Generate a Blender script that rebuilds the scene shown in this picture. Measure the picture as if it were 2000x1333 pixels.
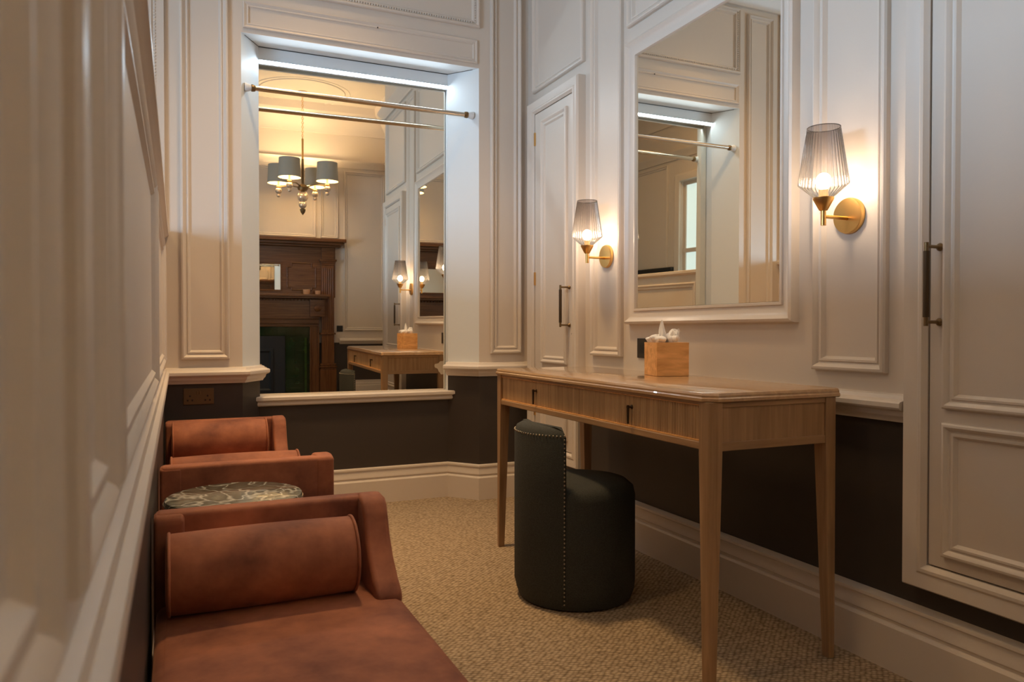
import bpy, bmesh, math, random
from mathutils import Vector, Matrix
random.seed(7)
S = bpy.context.scene
for o in list(bpy.data.objects):
    bpy.data.objects.remove(o)
COL = S.collection
PI = math.pi

# ------------------------------------------------------------------ camera, world, exposure
cam = bpy.data.cameras.new('camera')
cam.sensor_width = 36.0
cam.lens = 26.341
cam.clip_start = 0.01
cam.dof.use_dof = True
cam.dof.focus_distance = 2.7
cam.dof.aperture_fstop = 7.1
cam_o = bpy.data.objects.new('camera', cam)
COL.objects.link(cam_o)
S.camera = cam_o
cam_o.location = (0, 0, 0.92)
cam_o.rotation_euler = (math.radians(90 - 0.783), 0, math.radians(-24.097))

w = bpy.data.worlds.new('world')
S.world = w
w.use_nodes = True
w.node_tree.nodes['Background'].inputs[0].default_value = (0.55, 0.68, 0.9, 1)
w.node_tree.nodes['Background'].inputs[1].default_value = 0.0

S.view_settings.view_transform = 'Standard'
S.view_settings.look = 'None'
S.view_settings.gamma = 1
S.view_settings.use_curve_mapping = False
S.view_settings.exposure = 0.1

WARM = (1.0, 0.64, 0.30)
SCON = (1.0, 0.81, 0.60)
DAY = (0.48, 0.72, 1.0)


def area_light(name, loc, target, sx, sy, power, col, spread=180):
    l = bpy.data.lights.new(name, 'AREA')
    l.shape = 'RECTANGLE'
    l.size = sx
    l.size_y = sy
    l.energy = power
    l.color = col
    l.spread = math.radians(spread)
    o = bpy.data.objects.new(name, l)
    o.location = loc
    d = Vector(target) - Vector(loc)
    o.rotation_euler = d.to_track_quat('-Z', 'Y').to_euler()
    COL.objects.link(o)
    return o


# daylight entering by the window of the left-hand bay
area_light('window_daylight', (-2.13, 1.60, 1.47), (1.0, 1.50, 1.47), 1.0, 0.70, 56, DAY, 150)
# added warm ceiling lights, unseen, over the alcove and the bay behind the partition
P_ALCOVE = 14
P_BAY = 16
P_CHAND = 10
E_BULB = 105
E_LED = 56

# ------------------------------------------------------------------ materials
MATS = {}


def newmat(name):
    m = bpy.data.materials.new(name)
    m.use_nodes = True
    MATS[name] = m
    nt = m.node_tree
    return m, nt, nt.nodes['Principled BSDF']


def N(nt, t, **kw):
    n = nt.nodes.new(t)
    for k, v in kw.items():
        setattr(n, k, v)
    return n


def simple(name, col, rough=0.5, metal=0.0, bump=None, coat=0.0, var=None, spec=None, sheen=0.0):
    """bump=(scale, strength, distance); var=(scale, amount) colour mottling"""
    m, nt, b = newmat(name)
    b.inputs['Base Color'].default_value = (*col, 1)
    b.inputs['Roughness'].default_value = rough
    b.inputs['Metallic'].default_value = metal
    b.inputs['Coat Weight'].default_value = coat
    b.inputs['Coat Roughness'].default_value = 0.06
    if spec is not None:
        b.inputs['Specular IOR Level'].default_value = spec
    if sheen:
        b.inputs['Sheen Weight'].default_value = sheen
        b.inputs['Sheen Roughness'].default_value = 0.35
    tc = N(nt, 'ShaderNodeTexCoord')
    if bump:
        nz = N(nt, 'ShaderNodeTexNoise')
        nz.inputs['Scale'].default_value = bump[0]
        nz.inputs['Detail'].default_value = 3
        nt.links.new(tc.outputs['Object'], nz.inputs['Vector'])
        bp = N(nt, 'ShaderNodeBump')
        bp.inputs['Strength'].default_value = bump[1]
        bp.inputs['Distance'].default_value = bump[2]
        nt.links.new(nz.outputs['Fac'], bp.inputs['Height'])
        nt.links.new(bp.outputs['Normal'], b.inputs['Normal'])
    if var:
        nz = N(nt, 'ShaderNodeTexNoise')
        nz.inputs['Scale'].default_value = var[0]
        nz.inputs['Detail'].default_value = 4
        nt.links.new(tc.outputs['Object'], nz.inputs['Vector'])
        rp = N(nt, 'ShaderNodeMapRange')
        rp.inputs['From Min'].default_value = 0.3
        rp.inputs['From Max'].default_value = 0.7
        rp.inputs['To Min'].default_value = 1 - var[1]
        rp.inputs['To Max'].default_value = 1 + var[1]
        nt.links.new(nz.outputs['Fac'], rp.inputs['Value'])
        mx = N(nt, 'ShaderNodeMix', data_type='RGBA', blend_type='MULTIPLY')
        mx.inputs[0].default_value = 1
        mx.inputs[6].default_value = (*col, 1)
        nt.links.new(rp.outputs[0], mx.inputs[7])
        nt.links.new(mx.outputs[2], b.inputs['Base Color'])
    return m


def wood(name, c1, c2, axis, rough=0.4, scale=1.0, coat=0.0):
    m, nt, b = newmat(name)
    tc = N(nt, 'ShaderNodeTexCoord')
    mp = N(nt, 'ShaderNodeMapping')
    sc = [55 * scale] * 3
    sc['XYZ'.index(axis)] = 3.0 * scale
    mp.inputs['Scale'].default_value = sc
    nt.links.new(tc.outputs['Object'], mp.inputs['Vector'])
    n1 = N(nt, 'ShaderNodeTexNoise')
    n1.inputs['Scale'].default_value = 1.0
    n1.inputs['Detail'].default_value = 5
    n1.inputs['Distortion'].default_value = 0.6
    nt.links.new(mp.outputs[0], n1.inputs['Vector'])
    cr = N(nt, 'ShaderNodeValToRGB')
    cr.color_ramp.elements[0].position = 0.3
    cr.color_ramp.elements[1].position = 0.72
    cr.color_ramp.elements[0].color = (*c1, 1)
    cr.color_ramp.elements[1].color = (*c2, 1)
    nt.links.new(n1.outputs['Fac'], cr.inputs[0])
    nt.links.new(cr.outputs[0], b.inputs['Base Color'])
    bp = N(nt, 'ShaderNodeBump')
    bp.inputs['Strength'].default_value = 0.15
    bp.inputs['Distance'].default_value = 0.002
    nt.links.new(n1.outputs['Fac'], bp.inputs['Height'])
    nt.links.new(bp.outputs[0], b.inputs['Normal'])
    b.inputs['Roughness'].default_value = rough
    b.inputs['Coat Weight'].default_value = coat
    b.inputs['Coat Roughness'].default_value = 0.015
    b.inputs['Coat IOR'].default_value = 1.6
    return m


paint = simple('wall_paint', (0.69, 0.61, 0.53), 0.42, bump=(260, 0.08, 0.002))
trimp = simple('trim_paint', (0.71, 0.63, 0.55), 0.36, bump=(180, 0.05, 0.002))
ceilp = simple('ceiling_paint', (0.74, 0.68, 0.60), 0.7)
white = simple('niche_white_paint', (0.75, 0.78, 0.79), 0.5)
dado = simple('dado_paint', (0.050, 0.038, 0.031), 0.5, bump=(200, 0.06, 0.002))
oakx = wood('oak_along_x', (0.30, 0.175, 0.085), (0.48, 0.30, 0.16), 'X', 0.42)
oaky = wood('oak_along_y', (0.30, 0.175, 0.085), (0.48, 0.30, 0.16), 'Y', 0.42)
oakz = wood('oak_along_z', (0.30, 0.175, 0.085), (0.48, 0.30, 0.16), 'Z', 0.42)
oakd = wood('oak_drawer_front', (0.40, 0.25, 0.125), (0.62, 0.41, 0.22), 'Z', 0.42)  # drawer fronts, a lighter oak tone than the legs and end panels
oaktop = wood('oak_glazed_top', (0.46, 0.28, 0.14), (0.60, 0.38, 0.20), 'Y', 0.3, coat=1.0)
boxw = wood('pale_oak_box', (0.64, 0.31, 0.095), (0.92, 0.51, 0.20), 'X', 0.5)
mahx = wood('mantel_wood_x', (0.11, 0.042, 0.014), (0.20, 0.080, 0.027), 'X', 0.25)
mahz = wood('mantel_wood_z', (0.12, 0.045, 0.015), (0.21, 0.084, 0.028), 'Z', 0.25)
brass = simple('brushed_brass', (0.78, 0.47, 0.16), 0.32, 1.0, bump=(90, 0.1, 0.001))
dbrass = simple('aged_brass', (0.24, 0.165, 0.085), 0.4, 1.0)
knurl = simple('knurled_bronze', (0.10, 0.07, 0.045), 0.45, 1.0, bump=(900, 0.5, 0.001))
nickel = simple('satin_nickel', (0.62, 0.54, 0.44), 0.24, 1.0)
blackp = simple('black_plastic', (0.015, 0.013, 0.012), 0.4)
darkwood = simple('dark_cabinet', (0.02, 0.014, 0.011), 0.45)
platem = simple('dark_bronze_plate', (0.035, 0.029, 0.023), 0.4)
sockm = simple('dark_antique_brass', (0.19, 0.135, 0.075), 0.36, 0.85)
iron = simple('cast_iron', (0.012, 0.012, 0.013), 0.5)
tissuem = simple('tissue_paper', (0.93, 0.91, 0.89), 0.9)
shadem = simple('grey_lamp_shade', (0.42, 0.42, 0.38), 0.8)
shadein = simple('shade_lining', (0.85, 0.78, 0.62), 0.7)
stoolm = simple('charcoal_green_weave', (0.036, 0.038, 0.031), 0.85, bump=(420, 0.5, 0.003), var=(300, 0.35))
studm = simple('antique_nailheads', (0.42, 0.36, 0.27), 0.35, 1.0)
tilem = simple('green_glazed_tile', (0.012, 0.03, 0.010), 0.12, coat=0.5, var=(8, 0.35))
tilem2 = simple('pale_green_glazed_tile', (0.035, 0.075, 0.016), 0.12, coat=0.5)
amber = simple('amber_glass', (0.75, 0.42, 0.22), 0.2, coat=0.6)


def velvet():
    m, nt, b = newmat('rust_velvet')
    tc = N(nt, 'ShaderNodeTexCoord')
    nz = N(nt, 'ShaderNodeTexNoise')
    nz.inputs['Scale'].default_value = 5.5
    nz.inputs['Detail'].default_value = 5
    nz.inputs['Roughness'].default_value = 0.62
    nt.links.new(tc.outputs['Object'], nz.inputs['Vector'])
    cr = N(nt, 'ShaderNodeValToRGB')
    cr.color_ramp.elements[0].position = 0.33
    cr.color_ramp.elements[1].position = 0.68
    cr.color_ramp.elements[0].color = (0.17, 0.048, 0.024, 1)
    cr.color_ramp.elements[1].color = (0.47, 0.165, 0.078, 1)
    nt.links.new(nz.outputs['Fac'], cr.inputs[0])
    nt.links.new(cr.outputs[0], b.inputs['Base Color'])
    b.inputs['Roughness'].default_value = 0.75
    b.inputs['Sheen Weight'].default_value = 0.35
    b.inputs['Sheen Roughness'].default_value = 0.4
    b.inputs['Sheen Tint'].default_value = (0.9, 0.45, 0.28, 1)
    n2 = N(nt, 'ShaderNodeTexNoise')
    n2.inputs['Scale'].default_value = 35
    nt.links.new(tc.outputs['Object'], n2.inputs['Vector'])
    bp = N(nt, 'ShaderNodeBump')
    bp.inputs['Strength'].default_value = 0.12
    bp.inputs['Distance'].default_value = 0.006
    nt.links.new(n2.outputs['Fac'], bp.inputs['Height'])
    nt.links.new(bp.outputs[0], b.inputs['Normal'])
    return m


velv = velvet()


def carpet_mat():
    m, nt, b = newmat('woven_loop_carpet')
    tc = N(nt, 'ShaderNodeTexCoord')
    mp = N(nt, 'ShaderNodeMapping')
    mp.inputs['Rotation'].default_value = (0, 0, math.radians(38))
    mp.inputs['Scale'].default_value = (1.0, 1.45, 1.0)
    nt.links.new(tc.outputs['Object'], mp.inputs['Vector'])
    v = N(nt, 'ShaderNodeTexVoronoi')
    v.feature = 'F1'
    v.inputs['Scale'].default_value = 62
    v.inputs['Randomness'].default_value = 0.42
    nt.links.new(mp.outputs[0], v.inputs['Vector'])
    cr = N(nt, 'ShaderNodeValToRGB')
    cr.color_ramp.elements[0].position = 0.10
    cr.color_ramp.elements[1].position = 0.75
    cr.color_ramp.elements[0].color = (0.53, 0.41, 0.28, 1)
    cr.color_ramp.elements[1].color = (0.18, 0.125, 0.075, 1)
    nt.links.new(v.outputs['Distance'], cr.inputs[0])
    nt.links.new(cr.outputs[0], b.inputs['Base Color'])
    iv = N(nt, 'ShaderNodeMath', operation='SUBTRACT')
    iv.inputs[0].default_value = 1
    nt.links.new(v.outputs['Distance'], iv.inputs[1])
    bp = N(nt, 'ShaderNodeBump')
    bp.inputs['Strength'].default_value = 0.9
    bp.inputs['Distance'].default_value = 0.006
    nt.links.new(iv.outputs[0], bp.inputs['Height'])
    nt.links.new(bp.outputs[0], b.inputs['Normal'])
    b.inputs['Roughness'].default_value = 0.95
    b.inputs['Specular IOR Level'].default_value = 0.1
    return m


carpet = carpet_mat()


def marble_mat():
    m, nt, b = newmat('grey_green_veined_marble')
    tc = N(nt, 'ShaderNodeTexCoord')
    nz = N(nt, 'ShaderNodeTexNoise')
    nz.inputs['Scale'].default_value = 7
    nz.inputs['Detail'].default_value = 3
    nt.links.new(tc.outputs['Object'], nz.inputs['Vector'])
    ad = N(nt, 'ShaderNodeMix', data_type='VECTOR')
    ad.inputs[0].default_value = 0.16
    nt.links.new(tc.outputs['Object'], ad.inputs[4])
    nt.links.new(nz.outputs['Color'], ad.inputs[5])
    v = N(nt, 'ShaderNodeTexVoronoi')
    v.feature = 'DISTANCE_TO_EDGE'
    v.inputs['Scale'].default_value = 16
    nt.links.new(ad.outputs[1], v.inputs['Vector'])
    cr = N(nt, 'ShaderNodeValToRGB')
    cr.color_ramp.elements[0].position = 0.0
    cr.color_ramp.elements[1].position = 0.07
    cr.color_ramp.elements[0].color = (0.55, 0.54, 0.47, 1)
    cr.color_ramp.elements[1].color = (0.085, 0.085, 0.062, 1)
    e = cr.color_ramp.elements.new(0.4)
    e.color = (0.20, 0.195, 0.15, 1)
    nt.links.new(v.outputs['Distance'], cr.inputs[0])
    nt.links.new(cr.outputs[0], b.inputs['Base Color'])
    b.inputs['Roughness'].default_value = 0.12
    return m


marble = marble_mat()


def mirror_mat():
    m, nt, b = newmat('mirror_glass')
    b.inputs['Base Color'].default_value = (0.90, 0.85, 0.745, 1)
    b.inputs['Metallic'].default_value = 1
    b.inputs['Roughness'].default_value = 0.0
    return m


mirr = mirror_mat()


def emis(name, col, strength):
    m, nt, b = newmat(name)
    b.inputs['Base Color'].default_value = (*col, 1)
    b.inputs['Emission Color'].default_value = (*col, 1)
    b.inputs['Emission Strength'].default_value = strength
    return m


led_m = emis('led_diffuser', (0.72, 0.88, 1.0), E_LED)
pane_m = emis('daylit_pane', (0.55, 0.74, 0.86), 1.1)
bulb_m = emis('lit_bulb', SCON, E_BULB)
bulb2_m = emis('lit_bulb_chandelier', (1.0, 0.72, 0.38), 12.0)


def glass_mat(name, top_tint, low_tint, z0, z1):
    """thin fluted smoked glass, darker towards its rim"""
    m, nt, b = newmat(name)
    nt.nodes.remove(b)
    out = nt.nodes['Material Output']
    tc = N(nt, 'ShaderNodeTexCoord')
    sx = N(nt, 'ShaderNodeSeparateXYZ')
    nt.links.new(tc.outputs['Object'], sx.inputs[0])
    mr = N(nt, 'ShaderNodeMapRange')
    mr.inputs['From Min'].default_value = z0
    mr.inputs['From Max'].default_value = z1
    nt.links.new(sx.outputs['Z'], mr.inputs['Value'])
    mx = N(nt, 'ShaderNodeMix', data_type='RGBA')
    mx.inputs[6].default_value = (*low_tint, 1)
    mx.inputs[7].default_value = (*top_tint, 1)
    nt.links.new(mr.outputs[0], mx.inputs[0])
    lw = N(nt, 'ShaderNodeLayerWeight')
    lw.inputs['Blend'].default_value = 0.35
    mx2 = N(nt, 'ShaderNodeMix', data_type='RGBA', blend_type='MULTIPLY')
    mx2.inputs[7].default_value = (0.42, 0.38, 0.36, 1)
    nt.links.new(lw.outputs['Facing'], mx2.inputs[0])
    nt.links.new(mx.outputs[2], mx2.inputs[6])
    tr = N(nt, 'ShaderNodeBsdfTransparent')
    nt.links.new(mx2.outputs[2], tr.inputs[0])
    gl = N(nt, 'ShaderNodeBsdfGlossy')
    gl.inputs['Roughness'].default_value = 0.08
    df = N(nt, 'ShaderNodeBsdfTranslucent')
    df.inputs[0].default_value = (0.85, 0.8, 0.75, 1)
    m1 = N(nt, 'ShaderNodeMixShader')
    m1.inputs[0].default_value = 0.022
    nt.links.new(tr.outputs[0], m1.inputs[1])
    nt.links.new(df.outputs[0], m1.inputs[2])
    fr = N(nt, 'ShaderNodeFresnel')
    fr.inputs[0].default_value = 1.45
    m2 = N(nt, 'ShaderNodeMixShader')
    nt.links.new(fr.outputs[0], m2.inputs[0])
    nt.links.new(m1.outputs[0], m2.inputs[1])
    nt.links.new(gl.outputs[0], m2.inputs[2])
    nt.links.new(m2.outputs[0], out.inputs[0])
    return m


smoke = glass_mat('smoked_fluted_glass', (0.52, 0.48, 0.47), (0.93, 0.90, 0.87), 0.055, 0.24)


def clearglass():
    m, nt, b = newmat('crystal_glass')
    b.inputs['Base Color'].default_value = (0.75, 0.62, 0.5, 1)
    b.inputs['Roughness'].default_value = 0.05
    b.inputs['Metallic'].default_value = 0.55
    return m


crystal = clearglass()

# ------------------------------------------------------------------ mesh helpers
ORG = {}


class MB:
    def __init__(self):
        self.v = []
        self.f = []

    def add(self, verts, faces):
        n = len(self.v)
        self.v += [tuple(p) for p in verts]
        self.f += [tuple(i + n for i in f) for f in faces]
        return self

    def box(self, x0, x1, y0, y1, z0, z1):
        v = [(x, y, z) for x in (x0, x1) for y in (y0, y1) for z in (z0, z1)]
        return self.add(v, [(0, 1, 3, 2), (4, 6, 7, 5), (0, 4, 5, 1), (2, 3, 7, 6), (0, 2, 6, 4), (1, 5, 7, 3)])

    def quad(self, a, b, c, d):
        return self.add([a, b, c, d], [(0, 1, 2, 3)])

    def prism(self, poly, axis, a0, a1):
        """extrude 2D poly along axis from a0 to a1; poly uses the two other axes in XYZ order"""
        n = len(poly)

        def P(p, a):
            if axis == 'X':
                return (a, p[0], p[1])
            if axis == 'Y':
                return (p[0], a, p[1])
            return (p[0], p[1], a)
        v = [P(p, a0) for p in poly] + [P(p, a1) for p in poly]
        f = [tuple(range(n)), tuple(range(2 * n - 1, n - 1, -1))]
        for i in range(n):
            j = (i + 1) % n
            f.append((i, j, n + j, n + i))
        return self.add(v, f)

    def lathe(self, prof, c=(0, 0, 0), seg=32, axis='Z', flute=0, depth=0.0, cap=True):
        vs, fs = [], []
        n = len(prof)
        for i in range(seg):
            a = 2 * PI * i / seg
            for (r, z) in prof:
                rr = r * (1 - depth * (0.5 - 0.5 * math.cos(flute * a))) if flute else r
                p = (rr * math.cos(a), rr * math.sin(a), z)
                if axis == 'X':
                    p = (p[2], p[0], p[1])
                elif axis == 'Y':
                    p = (p[1], p[2], p[0])
                vs.append((p[0] + c[0], p[1] + c[1], p[2] + c[2]))
        for i in range(seg):
            j = (i + 1) % seg
            for k in range(n - 1):
                fs.append((i * n + k, j * n + k, j * n + k + 1, i * n + k + 1))
        if cap:
            if prof[0][0] > 1e-6:
                fs.append(tuple(i * n for i in range(seg - 1, -1, -1)))
            if prof[-1][0] > 1e-6:
                fs.append(tuple(i * n + n - 1 for i in range(seg)))
        return self.add(vs, fs)

    def tube(self, pts, r, seg=10, cap=True):
        pts = [Vector(p) for p in pts]
        rings = []
        up = None
        for i, p in enumerate(pts):
            t = (pts[min(i + 1, len(pts) - 1)] - pts[max(i - 1, 0)]).normalized()
            if up is None or abs(up.dot(t)) > 0.95:
                up = Vector((0, 0, 1)) if abs(t.z) < 0.9 else Vector((1, 0, 0))
            s = t.cross(up).normalized()
            u = s.cross(t).normalized()
            up = u
            rr = r[i] if isinstance(r, (list, tuple)) else r
            rings.append([p + s * (rr * math.cos(2 * PI * k / seg)) + u * (rr * math.sin(2 * PI * k / seg)) for k in range(seg)])
        v = [q for ring in rings for q in ring]
        f = []
        for i in range(len(pts) - 1):
            for k in range(seg):
                k2 = (k + 1) % seg
                f.append((i * seg + k, i * seg + k2, (i + 1) * seg + k2, (i + 1) * seg + k))
        if cap:
            f.append(tuple(range(seg - 1, -1, -1)))
            f.append(tuple((len(pts) - 1) * seg + k for k in range(seg)))
        return self.add(v, f)

    def sphere(self, c, r, seg=14, rings=8, sz=1.0):
        prof = [(r * math.sin(PI * i / rings), -r * sz * math.cos(PI * i / rings)) for i in range(rings + 1)]
        prof[0] = (0.0001, -r * sz)
        prof[-1] = (0.0001, r * sz)
        return self.lathe(prof, c, seg)

    def torus(self, c, R, r, axis='Z', seg=32, sub=8):
        prof = []
        vs, fs = [], []
        for i in range(seg):
            a = 2 * PI * i / seg
            for k in range(sub):
                b = 2 * PI * k / sub
                p = ((R + r * math.cos(b)) * math.cos(a), (R + r * math.cos(b)) * math.sin(a), r * math.sin(b))
                if axis == 'X':
                    p = (p[2], p[0], p[1])
                elif axis == 'Y':
                    p = (p[1], p[2], p[0])
                vs.append((p[0] + c[0], p[1] + c[1], p[2] + c[2]))
        for i in range(seg):
            j = (i + 1) % seg
            for k in range(sub):
                l = (k + 1) % sub
                fs.append((i * sub + k, j * sub + k, j * sub + l, i * sub + l))
        return self.add(vs, fs)

    def frame(self, plane, d, u0, u1, v0, v1, prof, sgn, fill=None):
        """mitred moulding. plane 'X' or 'Y': face at coordinate d, proud along sgn.
        u is the horizontal axis, v is z; prof = [(inset, height)]"""
        loops = []
        for (i, hgt) in prof:
            loops.append([(u0 + i, v0 + i, hgt), (u1 - i, v0 + i, hgt), (u1 - i, v1 - i, hgt), (u0 + i, v1 - i, hgt)])
        vs = []
        for lp in loops:
            for (u, v, hgt) in lp:
                vs.append((d + sgn * hgt, u, v) if plane == 'X' else (u, d + sgn * hgt, v))
        fs = []
        for k in range(len(loops) - 1):
            for a in range(4):
                b = (a + 1) % 4
                fs.append((k * 4 + a, k * 4 + b, (k + 1) * 4 + b, (k + 1) * 4 + a))
        return self.add(vs, fs)

    def sweep(self, path, prof, side=1, closed_profile=True):
        """horizontal moulding: path = [(x,y)], prof = [(out, z)], out goes to the left(+1)/right(-1) of travel"""
        n = len(path)
        ring = []
        for i in range(n):
            p = Vector(path[i])
            dirs = []
            if i > 0:
                dirs.append((p - Vector(path[i - 1])).normalized())
            if i < n - 1:
                dirs.append((Vector(path[i + 1]) - p).normalized())
            nrm = [Vector((-t.y, t.x)) * side for t in dirs]
            if len(nrm) == 2:
                b = (nrm[0] + nrm[1])
                b = b / max(b.length_squared, 1e-9) * 2
                b = b * 1.0
            else:
                b = nrm[0]
            ring.append([(p.x + b.x * o, p.y + b.y * o, z) for (o, z) in prof])
        m = len(prof)
        v = [q for r_ in ring for q in r_]
        f = []
        for i in range(n - 1):
            for k in range(m if closed_profile else m - 1):
                l = (k + 1) % m
                f.append((i * m + k, i * m + l, (i + 1) * m + l, (i + 1) * m + k))
        f.append(tuple(range(m)))
        f.append(tuple((n - 1) * m + k for k in range(m - 1, -1, -1)))
        return self.add(v, f)

    def build(self, name, mat, parent=None, smooth=None, bevel=0.0, bseg=2, mod=None, sub=0):
        o = ORG[parent.name] if parent is not None else Vector((0, 0, 0))
        me = bpy.data.meshes.new(name)
        me.from_pydata([(p[0] - o.x, p[1] - o.y, p[2] - o.z) for p in self.v], [], self.f)
        bm = bmesh.new()
        bm.from_mesh(me)
        bmesh.ops.recalc_face_normals(bm, faces=bm.faces)
        bm.to_mesh(me)
        bm.free()
        me.materials.append(mat)
        if smooth is not None:
            me.polygons.foreach_set('use_smooth', [True] * len(me.polygons))
            me.set_sharp_from_angle(angle=math.radians(smooth))
        me.update()
        ob = bpy.data.objects.new(name, me)
        COL.objects.link(ob)
        if parent is not None:
            ob.parent = parent
        ORG[ob.name] = o
        if bevel:
            md = ob.modifiers.new('bevel', 'BEVEL')
            md.width = bevel
            md.segments = bseg
            md.limit_method = 'ANGLE'
            md.angle_limit = math.radians(35)
            if smooth is None:
                me.polygons.foreach_set('use_smooth', [True] * len(me.polygons))
                md.harden_normals = True
        if sub:
            md = ob.modifiers.new('sub', 'SUBSURF')
            md.levels = sub
            md.render_levels = sub
        return ob


def empty(name, loc, label=None, cat=None, group=None, kind=None):
    o = bpy.data.objects.new(name, None)
    o.empty_display_size = 0.05
    o.location = loc
    COL.objects.link(o)
    ORG[o.name] = Vector(loc)
    tag(o, label, cat, group, kind)
    return o


def tag(o, label=None, cat=None, group=None, kind=None):
    if label:
        o['label'] = label
    if cat:
        o['category'] = cat
    if group:
        o['group'] = group
    if kind:
        o['kind'] = kind
    return o


def light_in(parent, name, loc, power, col, radius=0.02):
    l = bpy.data.lights.new(name, 'POINT')
    l.energy = power
    l.color = col
    l.shadow_soft_size = radius
    o = bpy.data.objects.new(name, l)
    o.location = Vector(loc) - ORG[parent.name]
    o.parent = parent
    COL.objects.link(o)
    ORG[o.name] = ORG[parent.name]
    return o


def copy_tree(o, parent=None):
    c = o.copy()
    COL.objects.link(c)
    if parent is not None:
        c.parent = parent
    for ch in [x for x in bpy.data.objects if x.parent == o]:
        copy_tree(ch, c)
    return c


# profiles (inset, height)
PANEL = [(0, 0), (0, 0.015), (0.004, 0.021), (0.010, 0.023), (0.016, 0.018), (0.021, 0.010), (0.026, 0.008), (0.028, 0.013),
         (0.034, 0.013), (0.037, 0.008), (0.042, 0.0)]
THIN = [(0, 0), (0, 0.009), (0.004, 0.012), (0.012, 0.008), (0.016, 0.005), (0.018, 0.008), (0.023, 0.008), (0.027, 0.0)]
ARCH = [(0, 0), (0, 0.040), (0.006, 0.050), (0.020, 0.048), (0.040, 0.042), (0.046, 0.046), (0.054, 0.046), (0.058, 0.040), (0.064, 0.034), (0.064, 0.0)]
RAIL = [(0, 0.672), (0.016, 0.672), (0.020, 0.680), (0.030, 0.690), (0.033, 0.700), (0.036, 0.704), (0.050, 0.709), (0.054, 0.714),
        (0.054, 0.726), (0.050, 0.730), (0.028, 0.735), (0.022, 0.745), (0, 0.748)]
BASE = [(0, 0.0), (0.026, 0.0), (0.026, 0.118), (0.022, 0.124), (0.016, 0.127), (0.016, 0.134), (0.020, 0.138), (0.018, 0.150), (0.012, 0.166), (0.013, 0.174), (0.016, 0.178), (0.015, 0.186), (0, 0.190)]

CEIL = 3.75
# ------------------------------------------------------------------ floor and ceiling
MB().box(-2.30, 2.6, -2.2, 4.2, -0.05, 0).build('floor', carpet)
bpy.data.objects['floor']['kind'] = 'structure'
MB().box(-2.30, 2.6, -2.2, 4.2, CEIL, CEIL + 0.05).build('ceiling', ceilp)
bpy.data.objects['ceiling']['kind'] = 'structure'
rose = MB()
for R_, r_ in ((0.50, 0.010), (0.56, 0.006)):
    rose.torus((1.207, -1.40, CEIL), R_, r_, seg=48)
tag(rose.build('trim_1', ceilp, smooth=60), kind='structure')

# ------------------------------------------------------------------ back wall with its niche
NX0, NX1, NT = 0.286, 1.503, 2.343        # niche opening at the wall face
BX0, BX1 = 0.380, 1.378                    # splayed reveals reach this at the niche back
YB, YN = 3.80, 3.955
MZ0, MZ1 = 0.585, 2.262
RZ = 0.69
m = MB()
for (x0, x1, z0, z1) in ((-2.30, NX0, RZ, CEIL), (NX1, 1.9, RZ, CEIL), (NX0, NX1, NT, CEIL)):
    m.quad((x0, YB, z0), (x1, YB, z0), (x1, YB, z1), (x0, YB, z1))
m.box(-2.30, 1.9, 4.10, 4.15, 0, CEIL)
wb = m.build('wall_back', paint)
ORG['wall_back'] = Vector((0, 0, 0))
tag(wb, kind='structure')
m = MB()
for (x0, x1) in ((-2.30, NX0), (NX1, 1.9)):
    m.quad((x0, YB, 0), (x1, YB, 0), (x1, YB, RZ), (x0, YB, RZ))
m.quad((NX0, YB, 0), (BX0, YN, 0), (BX0, YN, RZ), (NX0, YB, RZ))
m.quad((NX1, YB, 0), (BX1, YN, 0), (BX1, YN, RZ), (NX1, YB, RZ))
m.quad((BX0, YN, 0), (BX1, YN, 0), (BX1, YN, MZ0), (BX0, YN, MZ0))
m.build('dado', dado, wb)
m = MB()                                     # white lined reveals, soffit and fascia
m.quad((NX0, YB, RZ), (BX0, YN, RZ), (BX0, YN, NT), (NX0, YB, NT))
m.quad((NX1, YB, RZ), (BX1, YN, RZ), (BX1, YN, NT), (NX1, YB, NT))
m.quad((NX0, YB, NT), (NX1, YB, NT), (BX1, YN, NT), (BX0, YN, NT))
m.box(BX0 - 0.02, BX1 + 0.02, YN, YN + 0.03, 2.278, NT)
m.quad((BX0, YN, 0.5), (BX0, 4.06, 0.5), (BX0, 4.06, NT), (BX0, YN, NT))
m.quad((BX1, YN, 0.5), (BX1, 4.06, 0.5), (BX1, 4.06, NT), (BX1, YN, NT))
m.build('niche_lining', white, wb)
# thin dark joints where soffit, fascia and reveals meet
m = MB()
m.box(BX0, BX1, YN - 0.003, YN + 0.001, NT - 0.0035, NT - 0.0005)
m.tube([(NX0 + 0.02, YB + 0.03, NT - 0.001), (BX0, YN, NT - 0.001)], 0.0015, 6)
m.tube([(NX1 - 0.025, YB + 0.03, NT - 0.001), (BX1, YN, NT - 0.001)], 0.0015, 6)
m.build('shadow_gap', blackp, wb)
# pilaster left of the partition line with its beaded edge
MB().box(-0.42, -0.047, 3.780, YB, RZ, 3.0).build('pilaster', paint, wb)
m = MB()
for i in range(110):
    m.sphere((-0.085, 3.780, 1.40 + i * 0.0145), 0.006, 6, 4)
m.box(-0.102, -0.097, 3.775, 3.781, 1.38, 3.0)
b = m.build('beading', trimp, wb, smooth=50)
b['kind'] = 'stuff'


def wall_panel(parent, plane, d, u0, u1, v0, v1, sgn, prof=PANEL, name='panel_moulding', mat=None):
    return MB().frame(plane, d, u0, u1, v0, v1, prof, sgn).build(name, mat or trimp, parent, smooth=28)


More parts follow.
